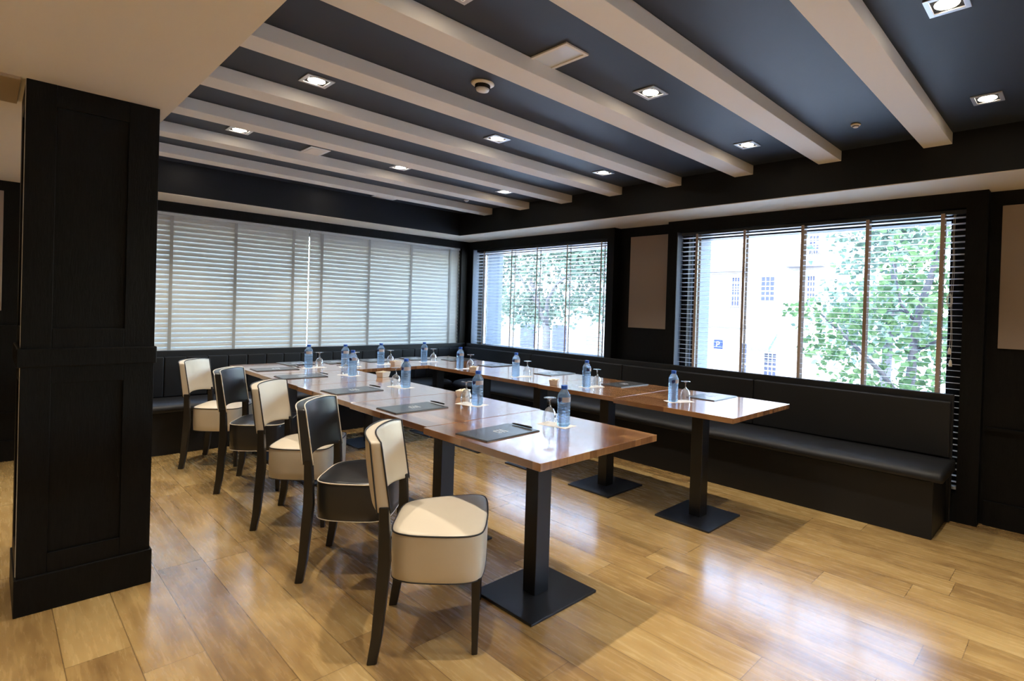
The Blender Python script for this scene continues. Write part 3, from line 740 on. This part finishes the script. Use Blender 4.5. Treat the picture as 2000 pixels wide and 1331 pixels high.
# ------------------------------------------------------------ outdoors
GZ = -2.3
struct('ground', boxes((.42, 60, -40, 60, GZ-.1, GZ)), 'street', 'pale sunlit street outside')
fb = thing('apartment_building', 'sunlit pale apartment building across the street', 'building', (14, 3, GZ))
def fo(n, bm, m, parent=None, **k):
    for v in bm.verts: v.co -= Vector((14, 3, GZ))
    return obj(n, bm, m, parent or fb, **k)
fo('facade', boxes((14, 22, -.3, 9.2, GZ, 6.2), (14.25, 22, -1.0, -.3, GZ, 5)), 'facade')
fo('cornice', boxes((13.75, 14, 2.95, 4.9, 2.93, 3.09)), 'facade2'); fo('cornice', boxes((13.8, 14, 2.9, 4.9, .88, 1.0)), 'facade2')
def wnd(y0, y1, z0, z1, name='facade_window', bars=2, m='winglass'):
    p = fo(name, boxes((13.955, 13.995, y0, y1, z0, z1)), m)
    bm = bmesh.new(); box(bm, 13.93, 13.955, y0-.05, y0, z0, z1); box(bm, 13.93, 13.955, y1, y1+.05, z0, z1); box(bm, 13.93, 13.955, y0-.05, y1+.05, z1, z1+.05)
    for k in range(1, bars+1):
        yy = y0+(y1-y0)*k/(bars+1); box(bm, 13.935, 13.955, yy-.011, yy+.011, z0, z1)
    for k in range(1, 5):
        zz = z0+(z1-z0)*k/5; box(bm, 13.935, 13.955, y0, y1, zz-.011, zz+.011)
    fo('window_bars', bm, 'sign_white', p)
wnd(3.28, 3.58, 1.64, 2.72, m='shutter'); wnd(1.94, 2.43, 1.90, 2.73, m='shutter'); wnd(.53, .78, 1.78, 2.72, m='shutter'); wnd(.44, .75, 3.50, 4.45, m='shutter')
wnd(1.78, 2.22, -.75, .02); wnd(2.90, 3.18, -1.6, .32, 'facade_door', 1); wnd(-.9, -.5, .88, 1.55, m='shutter')
for y0, y1, z0, z1 in ((3.24, 3.60, 1.19, 1.63), (.33, .79, 3.22, 3.55)):
    bm = bmesh.new(); y = y0
    while y < y1: box(bm, 13.80, 13.82, y, y+.02, z0, z1); y += .075
    box(bm, 13.79, 13.83, y0-.03, y1+.03, z1, z1+.04); box(bm, 13.79, 13.83, y0-.03, y1+.03, z0-.03, z0)
    fo('balcony_railing', bm, 'railing')
fo('balcony_slab', boxes((13.55, 14, .23, 1.49, 3.03, 3.2)), 'facade2')
bm = bmesh.new(); vs = [bm.verts.new(p) for p in ((14, 1.78, .76), (14, 2.49, .76), (13.3, 2.49, .25), (13.3, 1.78, .25), (13.98, 1.78, .70), (13.98, 2.49, .70), (13.3, 2.49, .10), (13.3, 1.78, .10))]
for f in ((0, 1, 2, 3), (7, 6, 5, 4), (3, 2, 6, 7), (0, 3, 7, 4), (1, 5, 6, 2)): bm.faces.new([vs[i] for i in f])
fo('awning', bm, 'awning')
# parking sign on the facade
ps = thing('parking_sign', 'blue square parking sign with a white letter P on the pale facade', 'sign', (13.90, 4.06, .05))
obj('plate', boxes((-.01, .04, -.18, .18, 0, .34)), 'sign_blue', ps, bev=.004)
fc = bpy.data.curves.new('letter', 'FONT'); fc.body = 'P'; fc.size = .31; fc.align_x = 'CENTER'; fc.extrude = .004
tmp = bpy.data.objects.new('letter_tmp', fc); COL.objects.link(tmp); bpy.context.view_layer.update()
me = bpy.data.meshes.new_from_object(tmp.evaluated_get(bpy.context.evaluated_depsgraph_get())); bpy.data.objects.remove(tmp)
me.transform(Matrix.Translation((-.016, 0, .06)) @ Matrix.Rotation(radians(-90), 4, 'Z') @ Matrix.Rotation(radians(90), 4, 'X'))
me.materials.clear(); me.materials.append(M['sign_white'])
lo = bpy.data.objects.new('letter', me); COL.objects.link(lo); lo.parent = ps
# second, lower building seen through the corner window
fb2 = thing('town_house', 'pale low building with dark doorways seen through the corner window', 'building', (14, 14, GZ))
def f2(n, bm, m, parent=None, **k):
    for v in bm.verts: v.co -= Vector((14, 14, GZ))
    return obj(n, bm, m, parent or fb2, **k)
f2('facade', boxes((14, 20, 9.3, 27, GZ, 6)), 'facade2')
f2('plinth', boxes((13.9, 14, 9.3, 27, GZ, -1.2)), 'facade')
for y0, y1, z0, z1, n in ((17.75, 18.3, -.52, .10, 'facade_window'), (14.55, 15.6, -1.9, .56, 'doorway'), (12.26, 13.2, -1.9, .58, 'doorway')): f2(n, boxes((13.95, 13.99, y0, y1, z0, z1)), 'shutter')
bm = bmesh.new(); z = -1.9
while z < .5: box(bm, 13.93, 13.99, 10.05, 11.05, z, z+.07); z += .085
f2('roller_shutter', bm, 'frame_ext')

def tree(name, label, loc, limbs, clusters, nleaf, leafsize, lm, sigma, group=None):
    t = thing(name, label, 'tree', loc, group=group); L = Vector(loc)
    bm = bmesh.new(); tube(bm, [Vector(p)-L for p in limbs[0][0]], limbs[0][1], 8); obj('trunk', bm, 'bark', t, smooth=True)
    for pts, r in limbs[1:]:
        bm = bmesh.new(); tube(bm, [Vector(p)-L for p in pts], r, 6); obj('branch', bm, 'bark', t, smooth=True)
    rnd = random.Random(len(label)*13+nleaf); bm = bmesh.new(); tot = sum(c[4] for c in clusters)
    for cx_, cy_, cz_, sc, wt in clusters:
        for _ in range(int(nleaf*wt/tot)):
            p = Vector((rnd.gauss(cx_, sc*sigma), rnd.gauss(cy_, sc), rnd.gauss(cz_, sc*.8)))-L
            s = leafsize*rnd.uniform(.6, 1.25); n = Vector((rnd.gauss(-.3, .7), rnd.gauss(0, .7), rnd.gauss(.5, .5))).normalized()
            a = n.cross(Vector((rnd.gauss(0, 1), rnd.gauss(0, 1), rnd.gauss(0, 1)))).normalized(); b = n.cross(a)
            q = [p-a*s*.5, p-a*s*.15+b*s*.45, p+a*s*.15+b*s*.28+n*s*.1, p+a*s*.55, p+a*s*.15-b*s*.28+n*s*.1, p-a*s*.15-b*s*.45]
            vs = [bm.verts.new(v) for v in q]; bm.faces.new((vs[0], vs[1], vs[2], vs[3])); bm.faces.new((vs[0], vs[3], vs[4], vs[5]))
    bmesh.ops.recalc_face_normals
    me = bpy.data.meshes.new('foliage'); bm.to_mesh(me); bm.free(); me.materials.append(M[lm])
    o = bpy.data.objects.new('foliage', me); COL.objects.link(o); o.parent = t
    return t
X = 4.2
cl = [(X, -4.9, 2.5, .22, 2), (X, -4.55, 2.2, .22, 2), (X, -4.95, 1.9, .25, 2.5), (X, -4.3, 1.9, .2, 1.6), (X, -4.65, 1.55, .25, 2.3), (X, -4.05, 1.6, .2, 1.6), (X, -3.75, 1.45, .2, 1.6), (X, -3.4, 1.38, .13, .9), (X, -3.05, 1.50, .10, .6), (X, -2.8, 1.42, .09, .4),
      (X, -3.25, 1.05, .2, 1.1), (X, -3.6, 1.0, .2, 1.4), (X, -4.1, 1.1, .25, 2.0), (X, -4.6, .95, .25, 2), (X, -5.05, 1.2, .3, 3), (X, -3.4, .7, .22, 1.2), (X, -3.9, .6, .25, 1.7), (X, -4.4, .45, .25, 1.8), (X, -4.9, .6, .25, 2.2), (X, -3.6, .25, .25, 1.1), (X, -4.2, .0, .3, 1.5), (X, -4.8, .1, .3, 2),
      (X, -5.3, 2.6, .3, 3), (X, -5.4, 1.7, .3, 3), (X, -5.4, .7, .3, 3), (X, -4.2, 2.5, .15, .7), (X, -2.95, .95, .10, .4)]
tree('street_tree', 'leafy street tree close outside the wide right-hand window', (X, -4.45, GZ),
     [([(X, -4.42, GZ), (X, -4.40, -.6), (X, -4.42, .1), (X, -4.47, .6), (X, -4.5, 1.2), (X, -4.56, 1.55), (X, -4.66, 1.9), (X, -4.8, 2.45), (X+.1, -4.9, 3.2)], [.12, .095, .075, .065, .055, .05, .045, .035, .02]),
      ([(X, -4.5, 1.33), (X, -4.33, 1.46), (X, -4.15, 1.45), (X, -3.9, 1.48)], [.02, .016, .012, .006]),
      ([(X, -4.5, 1.3), (X-.1, -4.33, 1.55), (X-.1, -4.27, 1.85), (X-.1, -4.2, 2.2)], [.022, .018, .014, .006]),
      ([(X, -4.42, .1), (X, -4.1, .55), (X, -3.86, .78), (X, -3.56, 1.07), (X, -3.17, 1.41), (X, -2.95, 1.56)], [.045, .038, .032, .026, .016, .006]),
      ([(X, -4.5, .9), (X+.1, -4.75, 1.05), (X+.1, -5.1, 1.3), (X+.1, -5.4, 1.7)], [.03, .024, .02, .01])],
     cl, 2000, .105, 'leaf', 1.6)
rnd = random.Random(3); cl2 = []
for k in range(46):
    cl2.append((7.6+rnd.uniform(-.8, 1.2), rnd.uniform(3.0, 10.6), rnd.uniform(1.25, 4.6), .40, 1))
tree('street_tree', 'broad pale green street tree seen through the corner window', (7.6, 6.7, GZ),
     [([(7.6, 6.6, GZ), (7.6, 6.7, -.3), (7.5, 6.6, .7), (7.4, 6.9, 1.5), (7.3, 7.3, 2.4)], [.16, .14, .12, .08, .04]),
      ([(7.5, 6.6, .8), (7.3, 6.4, 1.6), (7.2, 5.9, 2.1), (7.1, 5.2, 2.4)], [.07, .055, .045, .02]),
      ([(7.4, 6.9, 1.4), (7.5, 7.8, 2.2), (7.5, 8.6, 3.0)], [.05, .04, .02])], cl2, 9500, .15, 'leaf2', 1.3)
cl3 = [(9.2+rnd.uniform(-1, 1), rnd.uniform(-3.8, -1.8), rnd.uniform(-.5, 4.2), .40, 1) for k in range(20)]
tree('street_tree', 'farther street tree behind the near one at the right', (9.2, -2.9, GZ), [([(9.2, -2.9, GZ), (9.2, -2.9, 0), (9.2, -3.0, 2.6)], [.15, .12, .06])], cl3, 2600, .15, 'leaf2', 1.2)
